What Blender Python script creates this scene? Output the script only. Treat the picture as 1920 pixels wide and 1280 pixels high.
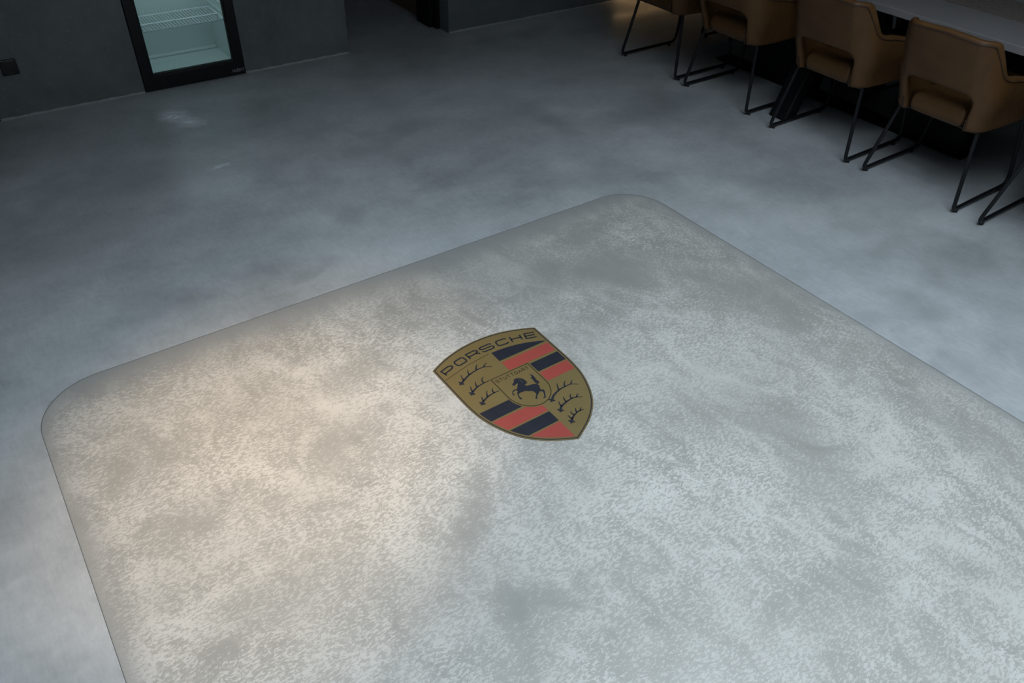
import bpy, bmesh, math
from math import sin, cos, pi, radians, sqrt, hypot, atan2
from mathutils import Vector, Matrix
from mathutils.geometry import delaunay_2d_cdt

for o in list(bpy.data.objects): bpy.data.objects.remove(o)
scene = bpy.context.scene
COL = scene.collection

# ------------------------------------------------------------------ camera
cam_d = bpy.data.cameras.new('camera'); cam = bpy.data.objects.new('camera', cam_d); COL.objects.link(cam)
cam_d.sensor_width = 36; cam_d.sensor_fit = 'HORIZONTAL'; cam_d.lens = 1452.2 / 1920 * 36
cam_d.clip_start = 0.02; cam_d.clip_end = 200
_p, _r, _y = radians(39.647), radians(2.3235), radians(36.941)       # pitch down, roll, yaw to the right of +Y
_d = Vector((sin(_y)*cos(_p), cos(_y)*cos(_p), -sin(_p)))
_rt = Vector((cos(_y), -sin(_y), 0)); _up = _rt.cross(_d)
_r2 = _rt*cos(_r) + _up*sin(_r); _u2 = _up*cos(_r) - _rt*sin(_r)
_m = Matrix((( _r2.x, _u2.x, -_d.x), (_r2.y, _u2.y, -_d.y), (_r2.z, _u2.z, -_d.z))).to_4x4()
_m.translation = (0, 0, 1.85)
cam.matrix_world = _m
scene.camera = cam

# ------------------------------------------------------------------ world and light
W = bpy.data.worlds.new('overcast_sky'); scene.world = W; W.use_nodes = True
bg = W.node_tree.nodes['Background']
bg.inputs[0].default_value = (0.84, 0.925, 1.0, 1); bg.inputs[1].default_value = 7.9
def add_light(name, kind, loc, target, energy, color, **kw):
    l = bpy.data.lights.new(name, kind); l.energy = energy; l.color = color
    for k, v in kw.items(): setattr(l, k, v)
    o = bpy.data.objects.new(name, l); COL.objects.link(o); o.location = loc
    o.rotation_euler = (Vector(target) - Vector(loc)).to_track_quat('-Z', 'Y').to_euler()
    return o
SX0, SX1, SY0, SY1, CEIL = -0.4, 2.8, -1.0, 1.3, 2.92               # roof light in the ceiling, and the ceiling height
WY = -2.2
po = add_light('roof_light_portal', 'AREA', ((SX0+SX1)/2, (SY0+SY1)/2, CEIL+.06), ((SX0+SX1)/2, (SY0+SY1)/2+.0001, 0), 10, (1, 1, 1), shape='RECTANGLE', size=SX1-SX0, size_y=SY1-SY0)
po.rotation_euler = (0, 0, 0); po.data.cycles.is_portal = True
SPOTS = [((0.26, 1.66, 2.79), 175), ((0.66, 1.93, 2.79), 95)]         # two warm downlights under the ceiling: place, power
for _q, _e in SPOTS:
    add_light('warm_downlight', 'SPOT', _q, (_q[0]+.02, _q[1]+.02, 0), _e, (1.0, 0.69, 0.42), spot_size=radians(36), spot_blend=1.0, shadow_soft_size=0.06)

vs = scene.view_settings
vs.view_transform = 'Standard'; vs.look = 'None'; vs.gamma = 1.0; vs.use_curve_mapping = False
vs.exposure = 0.0

# ------------------------------------------------------------------ materials
def nt(name):
    m = bpy.data.materials.new(name); m.use_nodes = True
    t = m.node_tree; t.nodes.clear()
    out = t.nodes.new('ShaderNodeOutputMaterial')
    return m, t, out
class N:
    """small node-graph helper"""
    def __init__(s, t): s.t = t
    def n(s, typ, ins=None, **kw):
        nd = s.t.nodes.new(typ)
        for k, v in kw.items(): setattr(nd, k, v)
        for k, v in (ins or {}).items():
            if hasattr(v, 'is_output') or isinstance(v, bpy.types.NodeSocket): s.t.links.new(v, nd.inputs[k])
            else: nd.inputs[k].default_value = v
        return nd
    def pos(s): return s.n('ShaderNodeTexCoord').outputs['Object']
    def noise(s, vec, scale, detail=4, rough=.55, dist=0.0):
        return s.n('ShaderNodeTexNoise', {'Vector': vec, 'Scale': scale, 'Detail': detail, 'Roughness': rough, 'Distortion': dist}).outputs['Fac']
    def mapr(s, v, a, b, c=0., d=1.):
        return s.n('ShaderNodeMapRange', {'Value': v, 'From Min': a, 'From Max': b, 'To Min': c, 'To Max': d}).outputs[0]
    def math(s, op, a, b=0.0):
        return s.n('ShaderNodeMath', {0: a, 1: b}, operation=op).outputs[0]
    def scale(s, vec, sc, rz=0.0):
        return s.n('ShaderNodeMapping', {'Vector': vec, 'Scale': sc, 'Rotation': (0, 0, rz)}).outputs[0]
    def mix(s, f, a, b):
        nd = s.t.nodes.new('ShaderNodeMix'); nd.data_type = 'RGBA'
        for k, v in ((0, f), (6, a), (7, b)):
            if isinstance(v, bpy.types.NodeSocket): s.t.links.new(v, nd.inputs[k])
            else: nd.inputs[k].default_value = (*v, 1) if isinstance(v, tuple) and len(v) == 3 else v
        return nd.outputs[2]
    def bump(s, h, strength, dist=0.002):
        return s.n('ShaderNodeBump', {'Height': h, 'Strength': strength, 'Distance': dist}).outputs[0]
    def bsdf(s, out, **kw):
        b = s.n('ShaderNodeBsdfPrincipled', {k.replace('_', ' '): ((*v, 1) if isinstance(v, tuple) and len(v) == 3 else v) for k, v in kw.items()})
        s.t.links.new(b.outputs[0], out.inputs[0]); return b
def blots(g, p, items, wob=.10):
    """ragged stains and painted reflections at fixed places: (x, y, rx, ry, rotation, strength)"""
    w = g.n('ShaderNodeMix', {0: wob, 4: p, 5: g.n('ShaderNodeVectorMath', {0: p, 1: g.n('ShaderNodeVectorMath', {0: g.n('ShaderNodeTexNoise', {'Vector': p, 'Scale': 6.5, 'Detail': 5., 'Roughness': .6}).outputs['Color'], 1: (.5, .5, .5)}, operation='SUBTRACT').outputs[0]}, operation='ADD').outputs[0]}, data_type='VECTOR').outputs[1]
    w = g.n('ShaderNodeVectorMath', {0: p, 1: g.n('ShaderNodeVectorMath', {0: g.n('ShaderNodeVectorMath', {0: w, 1: p}, operation='SUBTRACT').outputs[0], 'Scale': 2.6}, operation='SCALE').outputs[0]}, operation='ADD').outputs[0]
    tot = None
    for x, y, rx, ry, rot, k in items:
        mp = g.n('ShaderNodeMapping', {'Vector': w, 'Location': (x, y, 0), 'Rotation': (0, 0, rot), 'Scale': (rx, ry, 1)}, vector_type='TEXTURE').outputs[0]
        v = g.mapr(g.n('ShaderNodeVectorMath', {0: mp}, operation='LENGTH').outputs['Value'], 1.0, .15, 0, k)
        tot = v if tot is None else g.math('MAXIMUM', tot, v)
    return tot
def plain(name, col, rough=.5, metal=0.0, var=0.12, nscale=25, coat=0.0, bump=0.0, spec=.5):
    m, t, out = nt(name); g = N(t); p = g.pos()
    f = g.noise(p, nscale)
    c = g.mix(f, tuple(x*(1-var) for x in col), tuple(min(1, x*(1+var)) for x in col))
    kw = dict(Base_Color=c, Roughness=g.mapr(f, .3, .7, max(0, rough-.05), min(1, rough+.05)), Metallic=metal, Coat_Weight=coat, Coat_Roughness=.15, Specular_IOR_Level=spec)
    if bump: kw['Normal'] = g.bump(g.noise(p, nscale*8), bump)
    g.bsdf(out, **kw); return m

def floor_material():
    m, t, out = nt('polished_concrete'); g = N(t); p = g.pos()
    big = g.noise(p, 1.2, 6, .6, .2); mid = g.noise(g.scale(p, (3.6, 5.0, 1), .4), 1.0, 8, .66, .25); fine = g.noise(p, 34, 6, .7)
    st = g.noise(g.scale(p, (70, 16, 1), .35), 1.0, 6, .7, .6)
    v = g.math('ADD', g.math('MULTIPLY', g.mapr(big, .36, .66), .38), g.math('MULTIPLY', g.mapr(mid, .30, .72), .36))
    v = g.math('ADD', v, g.math('MULTIPLY', g.mapr(fine, .32, .68), .16))
    v = g.math('ADD', v, g.math('MULTIPLY', g.mapr(st, .30, .70), .20))
    c = g.mix(g.math('SUBTRACT', v, .07), (.25, .268, .279), (.54, .566, .583))
    blot = g.mapr(g.noise(p, 2.1, 3, .5, .3), .56, .72, 0, .55)
    c = g.mix(blot, c, (.23, .243, .25))
    c = g.mix(blots(g, p, [(.76, 2.72, .16, .11, .4, .5), (.88, 2.64, .12, .06, .2, .35), (1.13, 4.10, .5, .2, .1, .3), (.55, 3.75, .35, .3, 0, .4), (3.15, 3.05, .4, .16, -.3, .4), (2.55, 3.45, .45, .14, .2, .35), (3.35, 1.95, .35, .14, -.6, .35), (.05, 3.3, .5, .35, 0, .35), (1.9, 3.0, .35, .12, .3, .3), (-.35, 2.0, .2, .4, 0, .15)]), c, (.20, .213, .22))
    # reflection of the lit fridge, painted into the floor colour as pale patches
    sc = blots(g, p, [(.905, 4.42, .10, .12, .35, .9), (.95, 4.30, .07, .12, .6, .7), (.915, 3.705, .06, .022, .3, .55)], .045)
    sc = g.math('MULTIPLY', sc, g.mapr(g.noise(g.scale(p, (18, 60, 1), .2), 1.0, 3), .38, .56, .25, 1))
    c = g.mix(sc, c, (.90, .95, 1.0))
    rgh = g.mapr(g.math('ADD', g.math('MULTIPLY', mid, .6), g.math('MULTIPLY', fine, .4)), .35, .65, .36, .52)
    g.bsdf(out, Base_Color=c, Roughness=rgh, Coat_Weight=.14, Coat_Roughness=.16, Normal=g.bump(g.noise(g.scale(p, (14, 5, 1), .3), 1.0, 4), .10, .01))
    return m
IX0, IX1, IY1, IY0, IR = -0.182, 2.556, 2.440, -1.10, 0.215           # trowelled inlay: x range, far edge, near edge, corner radius
def inlay_material():
    m, t, out = nt('trowelled_inlay'); g = N(t); p = g.pos()
    sx = g.n('ShaderNodeSeparateXYZ', {0: p})
    # distance to the border (rounded box), the border strip is smoother
    hx, hy = (IX1-IX0)/2, (IY1-IY0)/2
    dx = g.math('SUBTRACT', g.math('ABSOLUTE', g.math('SUBTRACT', sx.outputs[0], (IX0+IX1)/2)), hx-IR)
    dy = g.math('SUBTRACT', g.math('ABSOLUTE', g.math('SUBTRACT', sx.outputs[1], (IY0+IY1)/2)), hy-IR)
    ax, ay = g.math('MAXIMUM', dx, 0.), g.math('MAXIMUM', dy, 0.)
    ln = g.math('SQRT', g.math('ADD', g.math('MULTIPLY', ax, ax), g.math('MULTIPLY', ay, ay)))
    sd = g.math('SUBTRACT', g.math('ADD', ln, g.math('MINIMUM', g.math('MAXIMUM', dx, dy), 0.)), IR)   # <0 inside
    wob = g.math('MULTIPLY', g.math('SUBTRACT', g.noise(p, 4, 4), .5), .16)
    far = g.math('SUBTRACT', sx.outputs[1], IY1)
    inner = g.math('MINIMUM', g.mapr(g.math('ADD', sd, g.math('MULTIPLY', wob, .3)), .0, -.035), g.mapr(g.math('ADD', far, wob), -.01, -.13))                  # 0 at the rim, 1 inside
    # trowel flecks, in two stroke directions
    warp = g.n('ShaderNodeMix', {0: .035, 4: p, 5: g.n('ShaderNodeTexNoise', {'Vector': p, 'Scale': 7., 'Detail': 3.}).outputs['Color']}, data_type='VECTOR').outputs[1]
    f1 = g.noise(g.scale(warp, (70, 165, 1), .35), 1.0, 2, .5, .7)
    f2 = g.noise(g.scale(warp, (66, 155, 1), -.95), 1.0, 2, .5, .7)
    f3 = g.noise(warp, 105, 3, .6, 1.6)
    sel = g.mapr(g.noise(p, 2.6, 3, .5, .5), .42, .58)
    fm = g.n('ShaderNodeMix', {0: sel, 2: f1, 3: f2}, data_type='FLOAT').outputs[0]
    fm = g.math('ADD', g.math('MULTIPLY', fm, .62), g.math('MULTIPLY', f3, .38))
    low = g.noise(p, 1.7, 5, .6, .8)
    lowm = g.noise(g.scale(p, (6.5, 4.2, 1), .9), 1.0, 5, .58, 1.6)
    thr = g.math('ADD', g.math('MULTIPLY', g.mapr(low, .3, .7), .09), g.math('MULTIPLY', g.mapr(lowm, .3, .7), .11))
    e = g.math('SUBTRACT', g.math('ADD', fm, thr), .60)
    ST = blots(g, p, [(1.98, 1.95, .45, .22, -.3, .9), (2.05, 2.22, .30, .10, .1, .7), (1.75, 1.72, .22, .10, .3, .5), (2.30, 1.35, .25, .55, .1, .6), (.76, 1.17, .26, .06, .75, .75), (.80, .87, .20, .055, -.45, .8), (.78, 1.95, .22, .12, .3, .6), (.62, 1.68, .20, .10, .5, .45), (.10, 1.62, .20, .14, .4, .55), (.02, 1.95, .16, .25, 0, .45), (2.35, .62, .14, .5, .1, .5), (.15, 1.25, .25, .1, .2, .4)])
    e = g.math('SUBTRACT', e, g.math('MULTIPLY', ST, .11))
    fleck = g.math('MULTIPLY', g.mapr(e, -.032, .042), inner)
    tone = g.math('ADD', g.math('MULTIPLY', g.mapr(low, .25, .75), .55), g.math('MULTIPLY', g.mapr(lowm, .25, .75), .45))
    base = g.mix(tone, (.275, .273, .254), (.45, .443, .413))
    base = g.mix(g.mapr(g.noise(p, 2.3, 4, .55, .6), .6, .75, 0, .35), base, (.24, .243, .232))
    c = g.mix(g.math('MULTIPLY', fleck, g.mapr(g.noise(p, 1.6, 3, .5, .4), .35, .65, .30, .68)), base, (.64, .63, .60))
    rim = g.mapr(g.math('ADD', sd, g.math('MULTIPLY', wob, .25)), -.09, -.005, 0, .55)
    rim = g.math('MAXIMUM', rim, g.mapr(g.math('ADD', far, g.math('MULTIPLY', wob, .25)), -.17, -.005, 0, .8))
    c = g.mix(rim, c, (.275, .282, .280))
    c = g.mix(g.math('MULTIPLY', ST, .55), c, (.235, .24, .228))
    line = g.mapr(sd, -.005, -.001, 0, .25)
    c = g.mix(line, c, (.12, .12, .12))
    rgh = g.mapr(fleck, 0, 1, .30, .50)
    g.bsdf(out, Base_Color=c, Roughness=rgh, Coat_Weight=.12, Coat_Roughness=.2, Normal=g.bump(fleck, .22, .0012))
    return m
def wall_material():
    m, t, out = nt('dark_plaster'); g = N(t); p = g.pos()
    a = g.noise(p, 2.2, 6, .62, .8); b = g.noise(p, 14, 5, .6, .5); s = g.noise(p, 60, 2)
    c = g.mix(g.mapr(a, .3, .7), (.108, .123, .126), (.168, .188, .192))
    c = g.mix(g.mapr(b, .35, .75, 0, .3), c, (.23, .245, .25))
    c = g.mix(g.mapr(s, .66, .72, 0, .4), c, (.30, .31, .31))
    g.bsdf(out, Base_Color=c, Roughness=.55, Normal=g.bump(b, .15, .004)); return m
def leather_material():
    m, t, out = nt('tan_leather'); g = N(t); p = g.pos()
    a = g.noise(p, 5, 5, .6, .4); b = g.noise(p, 40, 4)
    v = g.n('ShaderNodeTexVoronoi', {'Vector': p, 'Scale': 420.}).outputs['Distance']
    c = g.mix(g.mapr(a, .3, .7), (.070, .033, .0105), (.112, .054, .019))
    c = g.mix(g.mapr(b, .5, .8, 0, .25), c, (.07, .036, .018))
    g.bsdf(out, Base_Color=c, Roughness=g.mapr(b, .3, .7, .42, .54), Specular_IOR_Level=.28, Normal=g.bump(v, .12, .0008)); return m
def pane_material(name, tint, gl):
    m, t, out = nt(name); g = N(t)
    tr = g.n('ShaderNodeBsdfTransparent', {0: (*tint, 1)}); gs = g.n('ShaderNodeBsdfGlossy', {0: (1, 1, 1, 1), 'Roughness': .02})
    lw = g.n('ShaderNodeLayerWeight', {'Blend': gl})
    mx = g.n('ShaderNodeMixShader', {0: g.math('MULTIPLY', lw.outputs['Fresnel'], .8), 1: tr.outputs[0], 2: gs.outputs[0]})
    t.links.new(mx.outputs[0], out.inputs[0]); return m
def emit_material(name, col, s):
    m, t, out = nt(name); g = N(t)
    e = g.n('ShaderNodeEmission', {0: (*col, 1), 1: s}); t.links.new(e.outputs[0], out.inputs[0]); return m

M_FLOOR = floor_material(); M_INLAY = inlay_material(); M_WALL = wall_material(); M_LEATHER = leather_material()
M_CEIL = plain('white_ceiling', (.36, .36, .36), .8)
M_BLACK = plain('black_powder_coat', (.008, .0085, .010), .36, nscale=60, spec=.3)
M_BLACKMATT = plain('matt_black', (.006, .006, .0065), .6, spec=.25)
M_SEAM = plain('dark_seam', (.035, .016, .008), .6)
M_RUBBER = plain('black_rubber', (.012, .012, .012), .7)
M_TABLE = plain('grey_concrete_top', (.19, .182, .185), .45, var=.12, nscale=4, bump=.03)
M_RUNNER = plain('taupe_weave', (.155, .135, .12), .75, nscale=90, bump=.2)
M_RIB = plain('brown_cord', (.085, .070, .060), .75, nscale=60, var=.4)
M_LINER = plain('white_liner', (.66, .72, .71), .4, var=.03)
M_WIRE = plain('white_wire', (.90, .92, .96), .3, var=.03)
M_GREY = plain('grey_badge', (.22, .23, .23), .4)
M_SOCKET = plain('black_plastic', (.012, .012, .013), .4)
M_SEAL = plain('pale_sealant', (.36, .375, .385), .6, nscale=18, var=.3)
M_WOOD = plain('brown_wall', (.16, .11, .07), .6, nscale=8)
M_GLASS = pane_material('fridge_glass', (.86, .93, .93), .25)
M_WGLASS = pane_material('window_glass', (.96, .98, .99), .2)
M_GOLD = plain('gold_film', (.172, .127, .050), .42, var=.10, nscale=9)
M_RED = plain('red_film', (.33, .062, .050), .42, var=.06, nscale=12)
M_INK = plain('black_film', (.020, .022, .032), .40, var=.1)
M_RIM = plain('dark_gold_rim', (.10, .084, .040), .45, var=.1)
M_LINE = plain('brown_line', (.045, .033, .015), .45)
M_LED = emit_material('fridge_led', (.75, .95, 1.0), 1.0)
M_WARMLED = emit_material('warm_led', (1.0, .62, .28), 5.0)

# ------------------------------------------------------------------ mesh helpers
def mesh_obj(name, verts, faces, mat, parent=None, smooth=None):
    me = bpy.data.meshes.new(name); me.from_pydata([tuple(v) for v in verts], [], faces); me.update()
    bm = bmesh.new(); bm.from_mesh(me); bmesh.ops.recalc_face_normals(bm, faces=bm.faces); bm.to_mesh(me); bm.free()
    me.materials.append(mat)
    o = bpy.data.objects.new(name, me); COL.objects.link(o)
    if parent: o.parent = parent
    if smooth is not None:
        me.set_sharp_from_angle(angle=radians(smooth))
        for pl in me.polygons: pl.use_smooth = True
    return o
class MB:
    def __init__(s): s.v = []; s.f = []
    def add(s, v, f):
        k = len(s.v); s.v += [tuple(x) for x in v]; s.f += [[i+k for i in q] for q in f]; return s
    def box(s, a, b, c=0.0):
        """box with optional chamfer c"""
        (x0, y0, z0), (x1, y1, z1) = a, b
        if c <= 0:
            v = [(x, y, z) for z in (z0, z1) for y in (y0, y1) for x in (x0, x1)]
            return s.add(v, [(0, 1, 3, 2), (4, 5, 7, 6), (0, 1, 5, 4), (2, 3, 7, 6), (0, 2, 6, 4), (1, 3, 7, 5)])
        bm = bmesh.new(); bmesh.ops.create_cube(bm, size=1)
        for q in bm.verts: q.co = Vector(((x0+x1)/2+q.co.x*(x1-x0), (y0+y1)/2+q.co.y*(y1-y0), (z0+z1)/2+q.co.z*(z1-z0)))
        bmesh.ops.bevel(bm, geom=list(bm.edges), offset=c, segments=2, profile=.5, affect='EDGES')
        bm.verts.index_update()
        s.add([q.co.copy() for q in bm.verts], [[q.index for q in f.verts] for f in bm.faces]); bm.free(); return s
    def tube(s, pts, r, seg=10, closed=False):
        P = [Vector(q) for q in pts]; n = len(P); rings = []; up = None
        rr = r if isinstance(r, (list, tuple)) else [r]*n
        for i in range(n):
            if closed: t = (P[(i+1) % n]-P[i-1])
            else: t = P[min(i+1, n-1)]-P[max(i-1, 0)]
            t.normalize()
            if up is None: up = t.orthogonal().normalized()
            up = (up - t*up.dot(t)).normalized(); b = t.cross(up)
            rings.append([P[i]+(up*cos(2*pi*k/seg)+b*sin(2*pi*k/seg))*rr[i] for k in range(seg)])
        v = [q for g in rings for q in g]; f = []
        for i in range(n if closed else n-1):
            j = (i+1) % n
            for k in range(seg): f.append((i*seg+k, i*seg+(k+1) % seg, j*seg+(k+1) % seg, j*seg+k))
        if not closed: f += [list(range(seg))[::-1], [(n-1)*seg+k for k in range(seg)]]
        return s.add(v, f)
    def cyl(s, a, b, r, seg=16): return s.tube([a, b], r, seg)
    def build(s, name, mat, parent=None, smooth=None): return mesh_obj(name, s.v, s.f, mat, parent, smooth)
def tag(o, label=None, cat=None, group=None, kind=None):
    if label: o['label'] = label
    if cat: o['category'] = cat
    if group: o['group'] = group
    if kind: o['kind'] = kind
    return o
def empty(name, loc=(0, 0, 0), rz=0.0):
    o = bpy.data.objects.new(name, None); COL.objects.link(o); o.location = loc; o.rotation_euler = (0, 0, rz); o.empty_display_size = .1; return o
def copy_tree(o, parent=None):
    c = o.copy(); COL.objects.link(c); c.parent = parent
    for ch in list(o.children): copy_tree(ch, c)
    return c
def catmull(P, n=8):
    P = [Vector(q) for q in P]; out = []
    for i in range(len(P)-1):
        a, b, c, d = P[max(i-1, 0)], P[i], P[i+1], P[min(i+2, len(P)-1)]
        for k in range(n):
            t = k/n
            out.append(.5*((2*b)+(c-a)*t+(2*a-5*b+4*c-d)*t*t+(3*b-a-3*c+d)*t**3))
    out.append(P[-1]); return out
def round_poly(P, R, seg=6):
    """2D polygon with rounded corners; R one radius per vertex"""
    out = []; n = len(P)
    for i in range(n):
        p = Vector(P[i]); a = Vector(P[i-1])-p; b = Vector(P[(i+1) % n])-p
        r = R[i] if isinstance(R, (list, tuple)) else R
        if r <= 0: out.append(p); continue
        a_, b_ = a.normalized(), b.normalized(); ang = a_.angle(b_)
        d = min(r/math.tan(ang/2), a.length*.49, b.length*.49)
        q0, q1 = p+a_*d, p+b_*d
        for k in range(seg+1):
            t = k/seg; out.append(q0*(1-t)**2+p*2*t*(1-t)+q1*t*t)
    return out
def densify(P, step):
    out = []; n = len(P)
    for i in range(n):
        a, b = Vector(P[i]), Vector(P[(i+1) % n]); k = max(1, int((b-a).length/step+.5))
        out += [a.lerp(b, j/k) for j in range(k)]
    return out
def area2(P): return sum(P[i][0]*P[(i+1) % len(P)][1]-P[(i+1) % len(P)][0]*P[i][1] for i in range(len(P)))
def inside(P, x, y):
    c = False; n = len(P); j = n-1
    for i in range(n):
        if (P[i][1] > y) != (P[j][1] > y) and x < (P[j][0]-P[i][0])*(y-P[i][1])/(P[j][1]-P[i][1])+P[i][0]: c = not c
        j = i
    return c
def offset_in(P, d):
    """inset a CCW polygon by d (vertex normals)"""
    out = []; n = len(P)
    for i in range(n):
        a, b, c = Vector(P[i-1]), Vector(P[i]), Vector(P[(i+1) % n])
        t = ((b-a).normalized()+(c-b).normalized())
        if t.length < 1e-6: t = c-b
        t.normalize(); nrm = Vector((-t.y, t.x)); k = max(.5, nrm.dot(Vector((-(b-a).normalized().y, (b-a).normalized().x))))
        out.append(b+nrm*d/k)
    return out
def fill(loops, grid=None):
    """triangulate polygon loops[0] with holes loops[1:], optional interior points on a grid"""
    V = []; Eg = []
    for L in loops:
        k = len(V); V += [Vector((q[0], q[1])) for q in L]; Eg += [(k+i, k+(i+1) % len(L)) for i in range(len(L))]
    nb = len(V)
    if grid:
        xs = [q[0] for q in loops[0]]; ys = [q[1] for q in loops[0]]
        nx, ny = int((max(xs)-min(xs))/grid)+1, int((max(ys)-min(ys))/grid)+1
        for i in range(nx+1):
            for j in range(ny+1):
                x, y = min(xs)+i*grid+grid*.25*(j % 2), min(ys)+j*grid
                if inside(loops[0], x, y) and not any(inside(h, x, y) for h in loops[1:]):
                    if min((b-Vector((x, y))).length for b in V[:nb]) > grid*.45: V.append(Vector((x, y)))
    r = delaunay_2d_cdt(V, Eg, [], 0, 1e-7)
    vv, ff = r[0], r[2]; keep = []
    for f in ff:
        cx = sum(vv[i].x for i in f)/len(f); cy = sum(vv[i].y for i in f)/len(f)
        if inside(loops[0], cx, cy) and not any(inside(h, cx, cy) for h in loops[1:]): keep.append(list(f))
    return vv, keep
def plate(mb, outline, T, r, warp, grid=.018, rim=5):
    """cushion-like plate: 2D outline, thickness T, rounded rim r, mapped to 3D by warp(x, y, t)"""
    P = [Vector(q) for q in outline]
    if area2(P) < 0: P.reverse()
    rings = []
    for k in range(rim+1):
        ph = pi*k/rim; rings.append((offset_in(P, r*(1-sin(ph))), -T/2*cos(ph)))
    n = len(P); v = []; f = []
    for Q, t in rings: v += [warp(q[0], q[1], t) for q in Q]
    for k in range(rim):
        for i in range(n): f.append((k*n+i, k*n+(i+1) % n, (k+1)*n+(i+1) % n, (k+1)*n+i))
    for Q, t in (rings[0], rings[-1]):
        vv, ff = fill([Q], grid); k = len(v); v += [warp(q.x, q.y, t) for q in vv]; f += [[k+i for i in q] for q in ff]
    mb.add(v, f); return mb
def weld(o, d=1e-4):
    bm = bmesh.new(); bm.from_mesh(o.data); bmesh.ops.remove_doubles(bm, verts=bm.verts, dist=d); bmesh.ops.recalc_face_normals(bm, faces=bm.faces); bm.to_mesh(o.data); bm.free()
def prism(mb, loops, z0, z1):
    """flat slab from 2D loops between z0 and z1"""
    vv, ff = fill(loops); k = len(mb.v)
    mb.add([(q.x, q.y, z1) for q in vv], ff)
    for L in loops:
        n = len(L); mb.add([(q[0], q[1], z0) for q in L]+[(q[0], q[1], z1) for q in L], [(i, (i+1) % n, n+(i+1) % n, n+i) for i in range(n)])
    return mb

# ------------------------------------------------------------------ the room
FX0, FX1, FY0, FY1 = -2.6, 7.4, WY-.14, 7.6
BY, BT = 4.838, 0.118                                                 # face and thickness of the back wall
def arc_rect(x0, x1, y0, y1, r, seg=10):
    out = []
    for cx, cy, a in ((x1-r, y0+r, -90), (x1-r, y1-r, 0), (x0+r, y1-r, 90), (x0+r, y0+r, 180)):
        for k in range(seg+1):
            b = radians(a+90*k/seg); out.append(Vector((cx+r*cos(b), cy+r*sin(b))))
    return out
hole = arc_rect(IX0, IX1, IY0, IY1, IR, 16)
lip = arc_rect(IX0, IX1, IY0, IY1, IR, 16)
IZ = -0.001
mb = MB(); vv, ff = fill([[(FX0, FY0), (FX1, FY0), (FX1, FY1), (FX0, FY1)], hole])
mb.add([(q.x, q.y, 0) for q in vv], ff)
n = len(hole); mb.add([(q.x, q.y, 0) for q in hole]+[(q.x, q.y, IZ) for q in lip], [(i, (i+1) % n, n+(i+1) % n, n+i) for i in range(n)])
mb.add([(FX0, FY0, -.15), (FX1, FY0, -.15), (FX1, FY1, -.15), (FX0, FY1, -.15)], [(0, 1, 2, 3)])
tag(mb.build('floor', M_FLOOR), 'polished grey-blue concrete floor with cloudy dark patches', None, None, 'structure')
mb = MB(); prism(mb, [arc_rect(IX0+.001, IX1-.001, IY0+.001, IY1-.001, IR, 16)], IZ-.02, IZ)
tag(mb.build('floor_inlay', M_INLAY), 'pale trowelled floor panel with rounded corners let into the darker floor', 'floor panel')

def wall(name, boxes, mat=M_WALL):
    mb = MB()
    for a, b in boxes: mb.box(a, b)
    return tag(mb.build(name, mat), None, None, None, 'structure')
D2 = (-0.82, 0.105); FR = (0.868, 1.476); FRH = 0.86; D1 = (2.182, 2.962); DH = 2.1
y0, y1 = BY, BY+BT
wall('wall_back', [((FX0, y0, 0), (D2[0], y1, CEIL)), ((D2[0], y0, DH), (D2[1], y1, CEIL)), ((D2[1], y0, 0), (FR[0], y1, CEIL)),
                   ((FR[0], y0, FRH), (FR[1], y1, CEIL)), ((FR[1], y0, 0), (D1[0], y1, CEIL)), ((D1[0], y0, DH), (D1[1], y1, CEIL)), ((D1[1], y0, 0), (FX1, y1, CEIL))])
wall('wall_left', [((FX0-.12, FY0, 0), (FX0, FY1, CEIL))])
wall('wall_right', [((FX1, FY0, 0), (FX1+.12, FY1, CEIL))])
wall('wall_front', [((FX0, WY-.14, 0), (FX1, WY, CEIL))])
wall('wall_corridor_end', [((FX0, 7.48, 0), (FX1, 7.6, CEIL))])
wall('wall_corridor_left', [((1.70, BY+BT, 0), (1.80, 7.48, CEIL))])
wall('wall_corridor_right', [((2.965, BY+BT, 0), (3.07, 7.48, CEIL))], M_WOOD)
wall('ceiling', [((FX0-.12, FY0, CEIL), (SX0, FY1, CEIL+.12)), ((SX1, FY0, CEIL), (FX1+.12, FY1, CEIL+.12)), ((SX0, FY0, CEIL), (SX1, SY0, CEIL+.12)), ((SX0, SY1, CEIL), (SX1, FY1, CEIL+.12))], M_CEIL)
# pale sealant line where wall meets floor
def seal(name, xa, xb):
    mb = MB(); k = 40; P = []
    for i in range(k+1):
        x = xa+(xb-xa)*i/k; w = .010+.002*sin(i*.9)+.0012*sin(i*2.3)
        P += [(x, BY, w*.9), (x, BY-w, .0005), (x, BY, .0)]
    mb.add(P, [q for i in range(k) for q in ((3*i, 3*i+3, 3*i+4, 3*i+1), (3*i+1, 3*i+4, 3*i+5, 3*i+2))])
    return tag(mb.build(name, M_SEAL), None, None, None, 'structure')
seal('baseboard_back_1', D2[1]+.005, FR[0]-.002); seal('baseboard_back_2', FR[1]+.002, D1[0]); seal('baseboard_back_3', D1[1], FX1)

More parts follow.
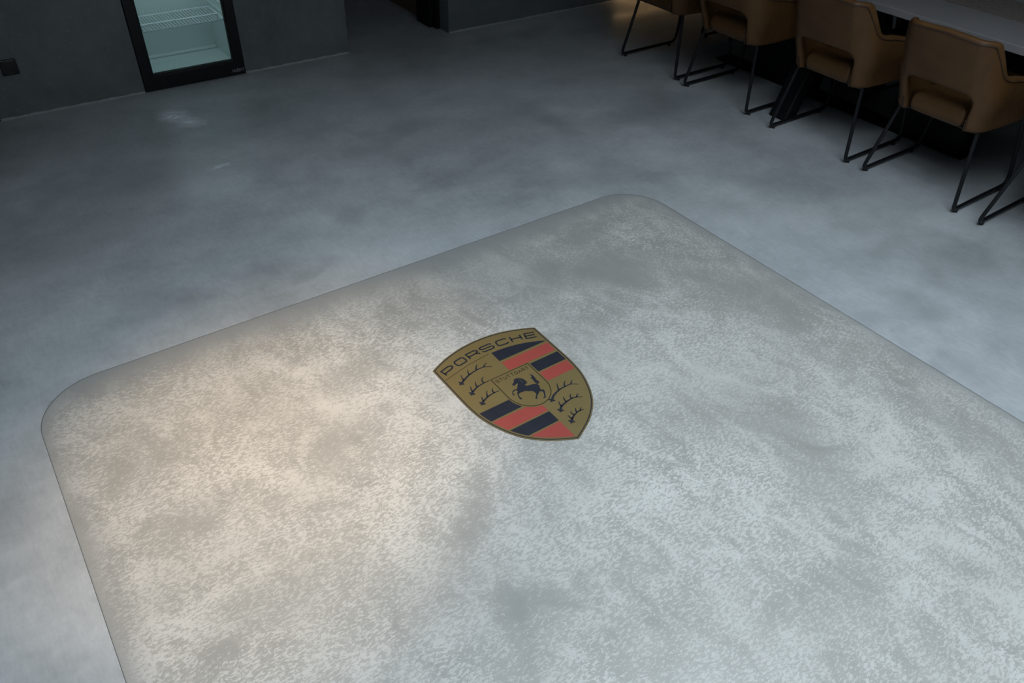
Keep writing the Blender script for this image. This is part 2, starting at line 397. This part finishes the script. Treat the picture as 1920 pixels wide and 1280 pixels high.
# black door at the far left and the black lining of the open doorway
dr = empty('door_1', ((D2[0]+D2[1])/2, BY, 0)); tag(dr, 'black door in the dark wall at the left edge, by the socket', None, None, 'structure')
w = (D2[1]-D2[0])/2
mb = MB(); mb.box((-w, -.006, 0), (-w+.05, BT, DH), .003); mb.box((w-.05, -.006, 0), (w, BT, DH), .003); mb.box((-w+.05, -.006, DH-.05), (w-.05, BT, DH), .003)
mb.build('door_frame', M_BLACKMATT, dr)
MB().box((-w+.052, .03, .008), (w-.052, .07, DH-.052), .003).build('door_leaf', M_BLACKMATT, dr)
mb = MB(); mb.tube(catmull([(-w+.12, .03, 1.02), (-w+.12, -.02, 1.02), (-w+.14, -.03, 1.02), (-w+.25, -.03, 1.02)], 5), .009); mb.build('door_handle', M_BLACK, dr, 40)
dr = empty('door_2', (D1[1], BY+BT, 0)); tag(dr, 'black door standing open in the dark passage beside the wall end', None, None, 'structure')
MB().box((-.030, .0, .0), (0, .06, DH), .002).build('door_frame', M_BLACKMATT, dr)
MB().box((-.062, .045, .006), (-.022, .225, DH-.01), .003).build('door_leaf', M_BLACKMATT, dr)

# glazed roof light above the viewer
wn = empty('window_1', ((SX0+SX1)/2, (SY0+SY1)/2, CEIL+.12)); tag(wn, 'wide black-framed roof light above the viewer', None, None, 'structure')
hw, hh = (SX1-SX0)/2, (SY1-SY0)/2; mb = MB(); nx = 4
for i in range(nx+1):
    x = -hw+2*hw*i/nx; mb.box((x-.03, -hh-.03, 0), (x+.03, hh+.03, .06))
for y in (-hh, hh): mb.box((-hw-.03, y-.03, .001), (hw+.03, y+.03, .059))
mb.build('window_frame', M_BLACKMATT, wn)
for i in range(nx):
    a, b = -hw+2*hw*i/nx+.03, -hw+2*hw*(i+1)/nx-.03
    MB().box((a, -hh+.03, .02), (b, hh-.03, .03)).build('pane', M_WGLASS, wn)

# ceiling spot (its lamp is in the light section at the top)
for _k, (_q, _e) in enumerate(SPOTS):
    sp = empty('ceiling_spotlight', (_q[0], _q[1], CEIL))
    tag(sp, ('small black ceiling spotlight above the left corner of the pale floor panel', 'small black ceiling spotlight above the floor left of the emblem')[_k], 'lamp', 'ceiling spotlights')
    mb = MB(); mb.cyl((0, 0, 0), (0, 0, -.012), .05, 20); mb.cyl((0, 0, -.012), (0, 0, -.05), .012, 12); mb.build('mount', M_BLACK, sp, 40)
    mb = MB(); mb.tube([(0, 0, -.05), (0, 0, -.052), (0, 0, -.118)], [.02, .045, .045], 20); mb.build('spot_head', M_BLACK, sp, 40)

# warm light strip low on the wall behind the end of the table
ls = empty('wall_light_strip', (5.28, BY-.012, .13)); tag(ls, 'warm light strip low on the wall beyond the chairs', 'lamp')
MB().box((-.75, -.012, 0), (.75, .012, .03), .002).build('channel', M_BLACK, ls)
MB().box((-.74, -.010, -.004), (.74, .010, .0)).build('diffuser', M_WARMLED, ls)

# ------------------------------------------------------------------ socket on the wall
so = empty('wall_socket', (.238, BY, .270)); tag(so, 'square black wall socket near the left edge of the photo', 'socket')
mb = MB(); plate(mb, round_poly([(-.0405, -.0405), (.0405, -.0405), (.0405, .0405), (-.0405, .0405)], .006), .010, .002, lambda x, y, t: (x, -.005+t, y), grid=.03, rim=4)
weld(mb.build('faceplate', M_SOCKET, so, 40))
mb = MB(); k = 24
rings = [(.0235, -.0102), (.0235, -.0125), (.0205, -.0125), (.0195, -.0108), (.0, -.0108)]
for i in range(len(rings)-1):
    (ra, ya), (rb, yb) = rings[i], rings[i+1]
    mb.add([(ra*cos(2*pi*j/k), ya, ra*sin(2*pi*j/k)) for j in range(k)]+[(rb*cos(2*pi*j/k), yb, rb*sin(2*pi*j/k)) for j in range(k)], [(j, (j+1) % k, k+(j+1) % k, k+j) for j in range(k)])
o = mb.build('socket_well', M_SOCKET, so, 30)
for s in (-1, 1): MB().cyl((s*.0095, -.0105, 0), (s*.0095, -.0112, 0), .0026, 10).build('contact_hole', M_RUBBER, so)

# ------------------------------------------------------------------ fridge built into the wall
fx = (FR[0]+FR[1])/2; hw = (FR[1]-FR[0])/2
fr = empty('glass_door_fridge', (fx, BY, 0)); tag(fr, 'black-framed glass door fridge set into the dark wall, empty and dimly lit', 'fridge')
iw, id0, id1, iz0, iz1 = hw-.042, .055, .385, .060, FRH-.05
mb = MB()   # white liner: inside faces of the cabinet
mb.box((-iw-.025, id0, iz0-.03), (-iw, id1+.025, iz1+.03)); mb.box((iw, id0, iz0-.03), (iw+.025, id1+.025, iz1+.03))
mb.box((-iw, id1, iz0-.03), (iw, id1+.025, iz1+.03)); mb.box((-iw, id0, iz0-.03), (iw, id1, iz0)); mb.box((-iw, id0, iz1), (iw, id1, iz1+.03))
mb.build('liner', M_LINER, fr)
MB().box((-iw+.001, id1-.035, iz0+.0005), (iw-.001, id1-.0005, iz0+.014), .004).build('rear_step', M_LINER, fr)
MB().box((-hw+.004, id0+.001, .004), (hw-.004, id1+.028, iz0-.031)).build('plinth', M_BLACKMATT, fr)
df = empty('door', (0, 0, 0)); df.parent = fr
g0, g1 = hw-.062, .088
mb = MB(); yb0, yb1 = -.012, .046
def ring_frame(mb, xo, zo0, zo1, xi, zi0, zi1, ya, yb):
    out = [(-xo, zo0), (xo, zo0), (xo, zo1), (-xo, zo1)]; inn = [(-xi, zi0), (xi, zi0), (xi, zi1), (-xi, zi1)]
    v = [(x, y, z) for y in (ya, yb) for L in (out, inn) for x, z in L]; f = []
    for i in range(4):
        j = (i+1) % 4
        f += [(i, j, 4+j, 4+i), (8+i, 8+j, 12+j, 12+i), (i, j, 8+j, 8+i), (4+i, 4+j, 12+j, 12+i)]
    mb.add(v, f)
ring_frame(mb, hw-.003, .006, FRH-.004, g0, g1, FRH-.09, yb0, yb1)
df_m = mb.build('door_frame', M_BLACK, fr); bpy.data.objects.remove(df)
bv = df_m.modifiers.new('bevel', 'BEVEL'); bv.width = .003; bv.segments = 2
MB().box((-g0-.003, .006, g1-.003), (g0+.003, .012, FRH-.087)).build('glass_pane', M_GLASS, fr)
mb = MB(); ring_frame(mb, g0+.001, g1-.001, FRH-.089, g0-.006, g1+.006, FRH-.096, -.004, .0135); mb.build('glass_gasket', M_RUBBER, df_m)
# wire shelf
sz = .315; sh = empty('shelf'); bpy.data.objects.remove(sh)
mb = MB(); yf, yr = id0+.012, id1-.03
mb.tube([(-iw+.006, yf, sz), (iw-.006, yf, sz)], .0042, 8); mb.tube([(-iw+.006, yr, sz), (iw-.006, yr, sz)], .0035, 8)
mb.tube([(-iw+.006, (yf+yr)/2, sz-.004), (iw-.006, (yf+yr)/2, sz-.004)], .003, 8)
for s in (-1, 1): mb.tube([(s*(iw-.006), yf, sz), (s*(iw-.006), yr, sz)], .0035, 8)
shelf = mb.build('wire_shelf', M_WIRE, fr, 40)
mb = MB()
for i in range(27):
    x = -iw+.02+(2*iw-.04)*i/26; mb.tube([(x, yf, sz+.003), (x, yr, sz+.003), (x, yr, sz+.03)], .0016, 6)
mb.build('shelf_wires', M_WIRE, shelf, 40)
mb = MB(); a, zt = iw-.045, sz+.036
mb.tube(catmull([(-a, yf, sz), (-a, yf, zt-.008), (-a+.008, yf, zt), (0, yf, zt), (a-.008, yf, zt), (a, yf, zt-.008), (a, yf, sz)], 4), .0032, 8)
mb.build('front_rail', M_WIRE, shelf, 40)
for s in (-1, 1):
    for k in range(3): MB().box((s*(iw-.004)-.003, id0+.03, .34+.055*k), (s*(iw-.004)+.003, id1-.03, .348+.055*k)).build('side_rib', M_LINER, fr)
MB().box((-iw+.02, id0+.02, iz1-.012), (iw-.02, id0+.05, iz1-.001)).build('led_light', M_LED, fr)
add_led = bpy.data.lights.new('fridge_lamp', 'AREA'); add_led.shape = 'RECTANGLE'; add_led.size = .45; add_led.size_y = .05; add_led.energy = .62; add_led.color = (.80, .97, 1.0)
lo = bpy.data.objects.new('fridge_lamp', add_led); COL.objects.link(lo); lo.parent = fr; lo.location = (0, id0+.06, iz1-.016)

# ------------------------------------------------------------------ stroke lettering
def stroke(mb, pts, w, z0, z1, closed=False):
    """flat constant- or varying-width stroke along a 2D polyline"""
    P = [Vector(q) for q in pts]; n = len(P); L = []; R = []
    ww = w if isinstance(w, (list, tuple)) else [w]*n
    for i in range(n):
        a = P[i-1] if (i > 0 or closed) else None; c = P[(i+1) % n] if (i < n-1 or closed) else None
        d1 = (P[i]-a).normalized() if a is not None else None; d2 = (c-P[i]).normalized() if c is not None else None
        if d1 is None: d1 = d2
        if d2 is None: d2 = d1
        t = d1+d2
        if t.length < 1e-6: t = d1.copy()
        t.normalize(); nr = Vector((-t.y, t.x)); k = max(.55, nr.dot(Vector((-d1.y, d1.x))))
        L.append(P[i]+nr*ww[i]/2/k); R.append(P[i]-nr*ww[i]/2/k)
    v = [(q.x, q.y, z1) for q in L]+[(q.x, q.y, z1) for q in R]+[(q.x, q.y, z0) for q in L]+[(q.x, q.y, z0) for q in R]
    f = []
    for i in range(n if closed else n-1):
        j = (i+1) % n; f += [(i, j, n+j, n+i), (2*n+i, 2*n+j, j, i), (n+i, n+j, 3*n+j, 3*n+i)]
    if not closed: f += [(0, n, 3*n, 2*n), (n-1, 2*n-1, 4*n-1, 3*n-1)]
    mb.add(v, f)
rc = .22    # corner cut of the squared letters
GL = {  # unit-box strokes (x 0..1, y 0..1)
 'P': [[(0, 0), (0, 1), (1-rc, 1), (1, 1-rc), (1, .55), (1-rc, .36), (0, .36)]],
 'O': [[(rc*.6, 0), (1-rc*.6, 0), (1, rc), (1, 1-rc), (1-rc*.6, 1), (rc*.6, 1), (0, 1-rc), (0, rc), (rc*.6, 0)]],
 'R': [[(0, 0), (0, 1), (1-rc, 1), (1, 1-rc), (1, .58), (1-rc, .40), (0, .40)], [(.72, .40), (.98, .2), (1, 0)]],
 'S': [[(1, .82), (1-rc*.6, 1), (rc*.6, 1), (0, .86), (0, .64), (rc*.6, .5), (1-rc*.6, .5), (1, .36), (1, .14), (1-rc*.6, 0), (rc*.6, 0), (0, .18)]],
 'C': [[(1, .82), (1-rc*.6, 1), (rc*.6, 1), (0, 1-rc), (0, rc), (rc*.6, 0), (1-rc*.6, 0), (1, .18)]],
 'H': [[(0, 0), (0, 1)], [(1, 0), (1, 1)], [(0, .5), (1, .5)]],
 'E': [[(1, 1), (0, 1), (0, 0), (1, 0)], [(0, .5), (.95, .5)]],
 'T': [[(0, 1), (1, 1)], [(.5, 1), (.5, 0)]],
 'U': [[(0, 1), (0, .25), (.25, 0), (.75, 0), (1, .25), (1, 1)]],
 'G': [[(1, .8), (.75, 1), (.25, 1), (0, .75), (0, .25), (.25, 0), (.75, 0), (1, .2), (1, .48), (.58, .48)]],
 'A': [[(0, 0), (.5, 1), (1, 0)], [(.2, .36), (.8, .36)]],
 'K': [[(0, 0), (0, 1)], [(1, 1), (.05, .45)], [(.35, .6), (1, 0)]],
 'Y': [[(0, 1), (.5, .5), (1, 1)], [(.5, .5), (.5, 0)]],
}
# maker's badge on the fridge door
bd = MB(); x = hw-.085
for ch in 'HUSKY':
    for st in GL[ch]: stroke(bd, [(x+.0115*a, .024+.017*b) for a, b in st], .0036, .0, .001)
    x += .0158
mesh_obj('badge_lettering', [(a, yb0-.0002-c, b) for a, b, c in bd.v], bd.f, M_GREY, df_m)

# ------------------------------------------------------------------ the floor emblem (millimetres from its centre)
EM = empty('floor_emblem', (1.236, 1.5, IZ))
tag(EM, 'gold shield emblem with red and black stripes, antlers and a horse, on the floor', 'emblem')
MM = .001
def emb(name, mb, mat, parent=EM, label=None):
    o = mesh_obj(name, [(a*MM, b*MM, c*MM) for a, b, c in mb.v], mb.f, mat, parent)
    if label: o['label'] = label
    return o
def shield(inset=0.0, n=24):
    right = catmull([(227, 305), (226.5, 225), (226, 143), (224, 72), (214, 0), (188, -73), (153, -132), (107, -178), (58, -211), (0, -241)], 5)
    Rr = (227**2+60**2)/120.; top = []
    a0 = math.asin(227/Rr)
    for k in range(1, n): a = -a0+2*a0*k/n; top.append(Vector((Rr*sin(a), 365-Rr+Rr*cos(a))))
    left = [Vector((-q.x, q.y)) for q in right[::-1]][1:]
    P = top[::-1]; poly = [Vector((q[0], q[1])) for q in right]+[Vector((q[0], q[1])) for q in left]+top
    if area2(poly) < 0: poly.reverse()
    return offset_in(poly, inset) if inset else poly
S0 = shield(); S1 = shield(4.5); S2 = shield(8.5); S3 = shield(14)
emb('rim', prism(MB(), [S0], 0, 1.0), M_RIM)
emb('outline', prism(MB(), [S1, S2], 1.0, 1.35), M_INK)
emb('field', prism(MB(), [S2], 0.9, 1.3), M_GOLD)
emb('rim_band', prism(MB(), [shield(1.2), S1], 1.0, 1.3), M_GOLD)
def half_w(y):
    """half width of the inset field at height y"""
    xs = []
    for i in range(len(S3)):
        a, b = S3[i], S3[(i+1) % len(S3)]
        if (a.y > y) != (b.y > y): xs.append(a.x+(b.x-a.x)*(y-a.y)/(b.y-a.y))
    return max(xs) if xs else 0
def edge_pts(ya, yb, side, n=6): return [(side*half_w(ya+(yb-ya)*k/n), ya+(yb-ya)*k/n) for k in range(n+1)]
def inner_curve(off, n=28):
    """inner shield outline grown by off"""
    w, top = 80+off, 152+off; yb = 46; rr = 80+off; dep = 90+off
    P = [(-w, top), (w, top)]
    P += [(w*cos(a), yb-dep*sin(a)) for a in [pi*k/n for k in range(n+1)]]
    return [Vector(q) for q in P][::-1]
Z0, Z1 = 1.3, 1.6
# upper right stripes
Rl = (200**2+36**2)/72.
def lett_y(x, base): return base-(Rl-sqrt(Rl*Rl-x*x))
top_black = [(3, 218), (214, 218)]+[(213-k*15, 272-(sqrt(1)*((213-k*15)/213.)**2.2)*52) for k in range(0, 15)]
emb('stripe', prism(MB(), [[Vector(q) for q in top_black]], Z0, Z1), M_INK, label='black stripe')
emb('stripe', prism(MB(), [[Vector(q) for q in [(5, 157), (212, 157), (213, 207), (5, 207)]]], Z0, Z1), M_RED, label='red stripe')
emb('stripe', prism(MB(), [[Vector(q) for q in [(87, 95), (212, 95), (213, 146), (87, 146)]]], Z0, Z1), M_INK, label='black stripe')
emb('stripe', prism(MB(), [[Vector(q) for q in [(86, 38)]+[(half_w(38), 38), (half_w(60), 60), (half_w(88), 88)]+[(86, 88)]]], Z0, Z1), M_RED, label='red stripe')
# lower left stripes
ic = inner_curve(6)
def ic_bottom(x):
    c = max(-1, min(1, x/86)); return 46-96*sqrt(1-c*c)
arc = [(x, ic_bottom(x)) for x in [-86+k*3 for k in range(30)]]
b3 = edge_pts(35, -18, -1)+[q for q in arc[::-1] if q[1] > -17.5 and q[0] < -60]+[(-86, 35)]
emb('stripe', prism(MB(), [[Vector(q) for q in b3]], Z0, Z1), M_INK, label='black stripe')
r3 = edge_pts(-23, -80, -1)+[(-3, -80)]+[q for q in arc[::-1] if q[1] < -24 and q[0] < -3 and q[0] > -62]
emb('stripe', prism(MB(), [[Vector(q) for q in r3]], Z0, Z1), M_RED, label='red stripe')
emb('stripe', prism(MB(), [[Vector(q) for q in edge_pts(-86, -138, -1)+[(-3, -138), (-3, -86)]]], Z0, Z1), M_INK, label='black stripe')
emb('stripe', prism(MB(), [[Vector(q) for q in edge_pts(-144, -222, -1, 10)+[(-3, -224), (-3, -144)]]], Z0, Z1), M_RED, label='red stripe')
# inner shield
emb('inner_shield', prism(MB(), [inner_curve(4)], Z0, Z1), M_GOLD)
emb('inner_outline', prism(MB(), [inner_curve(1.9), inner_curve(-1.8)], Z1, Z1+.3), M_LINE)
mb = MB(); stroke(mb, [(-214+k*9.3, 236+36*(1-((214-k*9.3)/214.)**1.7)) for k in range(0, 23)], 2.3, Z0, Z1); emb('name_line', mb, M_LINE)
# lettering
for ch, xa, xb in (('P', -197, -150), ('O', -136, -93), ('R', -78, -33), ('S', -20, 32), ('C', 48, 92), ('H', 106, 146), ('E', 160, 201)):
    mb = MB(); xm = (xa+xb)/2; rot = -xm/Rl*.9; base = lett_y(xm, 291); hh = 29
    def mp(a, b):
        u = (xb-xa)*(a-.5); v = hh*b; return (xm+u*cos(rot)-v*sin(rot), base+u*sin(rot)+v*cos(rot))
    for st in GL[ch]: stroke(mb, [mp(a, b) for a, b in st], 6.2, Z0, Z1)
    emb('letter', mb, M_INK)
xs = -70
for ch in 'STUTTGART':
    mb = MB()
    for st in GL[ch]: stroke(mb, [(xs+11.0*a, 126.5+14*b) for a, b in st], 2.7, Z1, Z1+.3)
    emb('small_letter', mb, M_LINE); xs += 16.1
# antlers: main beam first, then its tines
ANT = [
 [[(-178,193),(-159,203),(-129,216),(-95,223),(-61,222),(-37,209)],[(-160,204),(-159,217),(-154,231)],[(-129,216),(-126,229),(-118,243)],[(-94,225),(-84,240),(-74,248)],[(-63,223),(-55,230),(-41,236)]],
 [[(-175,129),(-162,138),(-139,148),(-110,152),(-85,152)],[(-167,137),(-164,151),(-158,163)],[(-140,149),(-138,161),(-130,175)],[(-110,152),(-107,169),(-94,181)]],
 [[(-172,69),(-161,77),(-136,87),(-108,91),(-86,90)],[(-162,78),(-159,89),(-154,99)],[(-137,88),(-132,101),(-123,113)],[(-108,91),(-106,106),(-98,112)]],
 [[(36,-50),(58,-33),(90,-22),(118,-20),(143,-22),(165,-37)],[(89,-21),(96,-5),(104,8)],[(117,-19),(125,-6),(135,2)],[(143,-22),(149,-15),(160,-8)]],
 [[(31,-105),(46,-91),(74,-83),(100,-80),(120,-85),(136,-95)],[(46,-91),(48,-77),(53,-67)],[(73,-83),(76,-67),(82,-57)],[(99,-80),(102,-68),(111,-61)],[(118,-84),(125,-77),(134,-74)]],
 [[(29,-167),(43,-155),(58,-147),(79,-142),(100,-144)],[(38,-159),(37,-145),(37,-137)],[(56,-148),(54,-135),(58,-126)],[(71,-143),(75,-132),(81,-124)],[(85,-143),(93,-136),(98,-132)]],
]
for A in ANT:
    mb = MB()
    for i, ln in enumerate(A):
        C = catmull([(a, b) for a, b in ln] if 0 else [Vector((a, b, 0)) for a, b in ln], 5); n = len(C)
        w0, w1 = (9.5, 2.6) if i == 0 else (7.0, 2.2)
        stroke(mb, [(q.x, q.y) for q in C], [w0+(w1-w0)*(k/(n-1))**.8 for k in range(n)], Z1, Z1+.3)
    p0, p1 = Vector(A[0][0]), Vector(A[0][1]); t = (p1-p0).normalized(); nr = Vector((-t.y, t.x))
    burr = [p0-t*8+nr*4, p0-t*3+nr*3, p0+t*0+nr*12, p0+t*5+nr*11, p0+t*6+nr*4, p0+t*6-nr*4, p0+t*5-nr*11, p0+t*0-nr*12, p0-t*3-nr*3, p0-t*8-nr*4]
    prism(mb, [burr[::-1]], Z1, Z1+.35)
    emb('antler', mb, M_INK)
HORSE = [(-32,87),(-31,91),(-22,96),(-14,104),(-15,108),(-4,109),(0,110),(2,106),(9,105),(14,99),(20,89),(17,88),(22,80),(18,80),(22,70),(17,72),(15,66),(8,69),(5,63),(9,57),(19,55),(32,52),(41,47),(45,40),(44,31),(38,21),(38,15),(46,8),(44,0),(37,-11),(33,-20),(25,-28),(18,-25),(21,-22),(27,-19),(33,-8),(37,2),(35,6),(27,10),(22,4),(13,0),(5,-6),(2,-14),(-3,-15),(-6,-11),(0,-5),(8,3),(12,8),(10,19),(9,25),(-2,31),(-11,38),(-17,41),(-23,38),(-29,42),(-33,40),(-37,41),(-43,36),(-45,27),(-45,21),(-42,16),(-48,11),(-52,16),(-51,23),(-46,38),(-42,47),(-36,51),(-35,56),(-38,61),(-46,59),(-52,56),(-55,50),(-53,45),(-58,41),(-60,45),(-58,53),(-52,61),(-44,65),(-36,65),(-30,63),(-23,72),(-13,82),(-11,86),(-19,85),(-26,82),(-30,83)]
TAIL = [(45,43),(42,52),(43,66),(45,77),(41,83),(48,85),(52,88),(50,101),(55,96),(59,88),(57,80),(58,74),(54,66),(56,58),(56,44),(50,47),(47,41)]
mb = MB()
for L in (HORSE, TAIL):
    P = [Vector(q) for q in L]
    if area2(P) < 0: P.reverse()
    prism(mb, [P], Z1, Z1+.35)
ho = emb('horse', mb, M_INK, label='black rearing horse')
mb = MB(); stroke(mb, [(2, 99), (6, 94), (7, 86), (6, 77)], 1.8, Z1+.35, Z1+.5); emb('mane_line', mb, M_RIM, ho)

# ------------------------------------------------------------------ dining chairs
def chair_plan(s):
    b, R, A = .160, .072, radians(83); a = abs(s); g = 1 if s >= 0 else -1
    if a <= b: return 0.0, s, -1.0, 0.0
    a -= b
    if a <= R*A:
        t = a/R; return R*(1-cos(t)), g*(b+R*sin(t)), -cos(t), g*sin(t)
    a -= R*A
    return R*(1-cos(A))+a*sin(A), g*(b+R*sin(A)+a*cos(A)), -cos(A), g*sin(A)
ZB = .385
def chair_warp(s, z, t):
    x, y, nx, ny = chair_plan(s); a = abs(s)
    w = 1.0 if a < .16 else max(.12, 1-(a-.16)/.16)
    f = min(1, max(0, (z-ZB)/.22)); f = f*f*(3-2*f)
    y *= .865+.135*f
    x = -.243+x-.385*(z-ZB)*w
    bow = .012*(1-(s/.2)**2) if a < .2 else 0
    x -= bow*min(1, max(0, (z-.55)/.2))
    return (x+nx*t, y+ny*t, z)
def build_chair():
    root = empty('dining_chair')
    half = [(0, .833), (.203, .822), (.246, .662), (.40, .632), (.555, .618), (.545, .395), (.36, ZB), (.205, ZB), (.170, ZB), (.168, .566)]
    rad = [0, .035, .045, 0, .05, .03, 0, 0, .008, .05]
    pts = half+[(-a, b) for a, b in half[::-1] if a != 0]
    rr = rad+rad[::-1][:-1]
    out = densify(round_poly(pts, rr, 6), .014)
    T = .046
    mb = MB(); plate(mb, out, T, .016, chair_warp, grid=.017, rim=6)
    sh = mb.build('back_shell', M_LEATHER, root, 60); weld(sh)
    # stitched seams along the upper edge, on the outer and the inner side
    P = [Vector(q) for q in out]
    if area2(P) < 0: P.reverse()
    Q = offset_in(P, .016)
    up = [q for q in Q if q.y > .60 or (abs(q.x) > .25 and q.y > .585)]
    up = [q for q in up if not (abs(q.x) < .17 and q.y < .62)]
    up.sort(key=lambda q: q.x)
    mb = MB(); mb.tube([chair_warp(q.x, q.y, T/2+.0008) for q in up], .0028, 6); mb.build('outer_seam', M_SEAM, sh, 60)
    for g in (-1, 1):
        mb = MB(); mb.tube([chair_warp(g*.173, .389+.02*k, T/2+.0006) for k in range(4)], .0024, 6); mb.build('side_seam', M_SEAM, sh, 60)
    # seat cushion
    oc = densify(round_poly([(-.262, -.135), (-.20, -.138), (-.17, -.185), (.20, -.222), (.235, -.18), (.235, .18), (.20, .222), (-.17, .185), (-.20, .138), (-.262, .135)], [.02, 0, .02, .03, .04, .04, .03, .02, 0, .02], 5), .02)
    mb = MB()
    def sw(x, y, t):
        dome = .014*max(0, 1-(y/.22)**2)*max(0, 1-((x+.0)/.30)**2)
        f = min(1, max(0, (x+.20)/.22)); f = f*f*(3-2*f)
        return (x, y, .432+t+((dome-.040*f) if t > 0 else 0))
    plate(mb, oc, .094, .036, sw, grid=.03, rim=8)
    se = mb.build('seat_cushion', M_LEATHER, root, 60); weld(se)
    mb = MB(); mb.tube([sw(*q, .0) for q in []] or [(-.262+.0, -.12+.024*k, .470) for k in range(11)], .0015, 6); 
    MB().box((-.19, -.165, .373), (.19, .165, .392), .004).build('seat_base', M_BLACKMATT, root)
    # sled frames
    r = .0095; zr = .013+r*.9
    for g in (-1, 1):
        P = [(-.205, g*.196, .392), (-.213, g*.205, .33), (-.226, g*.222, .22), (-.240, g*.240, .11), (-.247, g*.249, .055), (-.244, g*.251, zr+.008), (-.222, g*.252, zr), (-.10, g*.252, zr), (.06, g*.252, zr),
             (.205, g*.252, zr), (.238, g*.251, zr+.010), (.250, g*.248, .06), (.247, g*.236, .15), (.226, g*.215, .30), (.208, g*.200, .392)]
        mb = MB(); mb.tube(catmull(P, 5), r, 10); fm = mb.build('sled_leg', M_BLACK, root, 60)
        for x in (-.214, .198):
            MB().cyl((x, g*.252, 0), (x, g*.252, zr-.004), .0105, 12).build('foot', M_RUBBER, fm, 40)
    for x in (-.206, .209): MB().cyl((x, -.197, .384), (x, .197, .384), .009, 10).build('crossbar', M_BLACK, root, 60)
    return root
chair0 = build_chair(); first = True
near = [(3.925, 1.018, 0.0, 'tan leather dining chair cut off by the right edge of the photo'),
        (3.930, 1.657, 0.0, 'tan leather dining chair nearest the camera that shows its whole back'),
        (3.928, 2.273, 0.0, 'tan leather dining chair in the middle of the near row, third from the wall'),
        (3.950, 2.980, 0.0, 'tan leather dining chair second from the back wall in the near row'),
        (3.975, 3.593, 0.0, 'tan leather dining chair closest to the back wall, its top cut off')]
far = [(4.73, 3.580, pi, 'far-side chair closest to the back wall, only its black legs showing'),
       (4.73, 2.960, pi, 'shadowed far-side chair second from the back wall'),
       (4.73, 2.260, pi, 'shadowed far-side chair third from the back wall'),
       (4.73, 1.640, pi, 'shadowed far-side chair behind the nearest whole chair')]
for lst, grp in ((near, 'tan leather chairs along the near side of the table'), (far, 'chairs along the far side of the table')):
    for x, y, rz, lab in lst:
        c = chair0 if first else copy_tree(chair0); first = False
        c.location = (x, y, 0); c.rotation_euler = (0, 0, rz); tag(c, lab, 'chair', grp)

# ------------------------------------------------------------------ long table
TX0, TX1, TY0, TY1, TZ = 3.803, 4.875, .55, 3.95, .758
tb = empty('dining_table', ((TX0+TX1)/2, (TY0+TY1)/2, 0)); tag(tb, 'long dining table with a grey stone top on a black base', 'table')
hx, hy = (TX1-TX0)/2, (TY1-TY0)/2; cy = (TY0+TY1)/2; cx = (TX0+TX1)/2
MB().box((-hx, -hy, TZ-.034), (hx, hy, TZ), .003).build('table_top', M_TABLE, tb)
MB().box((-.10, -hy+.2, TZ-.075), (.10, hy-.2, TZ-.0345), .003).build('beam', M_BLACKMATT, tb)
bx0, bx1, by0, by1 = 4.268-cx, 4.42-cx, 1.70-cy, 3.49-cy
MB().box((bx0, by0, 0), (-bx0, by1, .012), .002).build('base_plate', M_BLACKMATT, tb)
for yc in (1.95, 2.95):
    MB().box((bx0+.01, yc-.22-cy, .012), (-bx0-.01, yc+.22-cy, TZ-.075), .004).build('pillar', M_BLACKMATT, tb)
for g in (-1, 1):
    mb = MB(); x0, x1, w = g*.455, g*.16, .05; ya, yb = 2.545-cy, 2.665-cy
    v = [(x0-w, ya, 0), (x0+w, ya, 0), (x0+w, yb, 0), (x0-w, yb, 0), (x1-w, ya, TZ-.035), (x1+w, ya, TZ-.035), (x1+w, yb, TZ-.035), (x1-w, yb, TZ-.035)]
    mb.add(v, [(0, 1, 2, 3), (4, 5, 6, 7), (0, 1, 5, 4), (1, 2, 6, 5), (2, 3, 7, 6), (3, 0, 4, 7)])
    o = mb.build('leg', M_BLACK, tb); b = o.modifiers.new('bevel', 'BEVEL'); b.width = .008; b.segments = 2
# ribbed mat lying along the table
rn = empty('table_runner', (4.30, 1.35, TZ)); tag(rn, 'taupe ribbed runner lying along the middle of the table top', 'table runner')
MB().box((-.165, -.7, 0), (.165, .72, .003), .001).build('cloth', M_RUNNER, rn)
mb = MB()
for i in range(11):
    x = -.155+.031*i; mb.tube([(x, -.695, .0035), (x, .715, .0035)], .0035, 6)
mb.build('ribs', M_RIB, rn, 40)
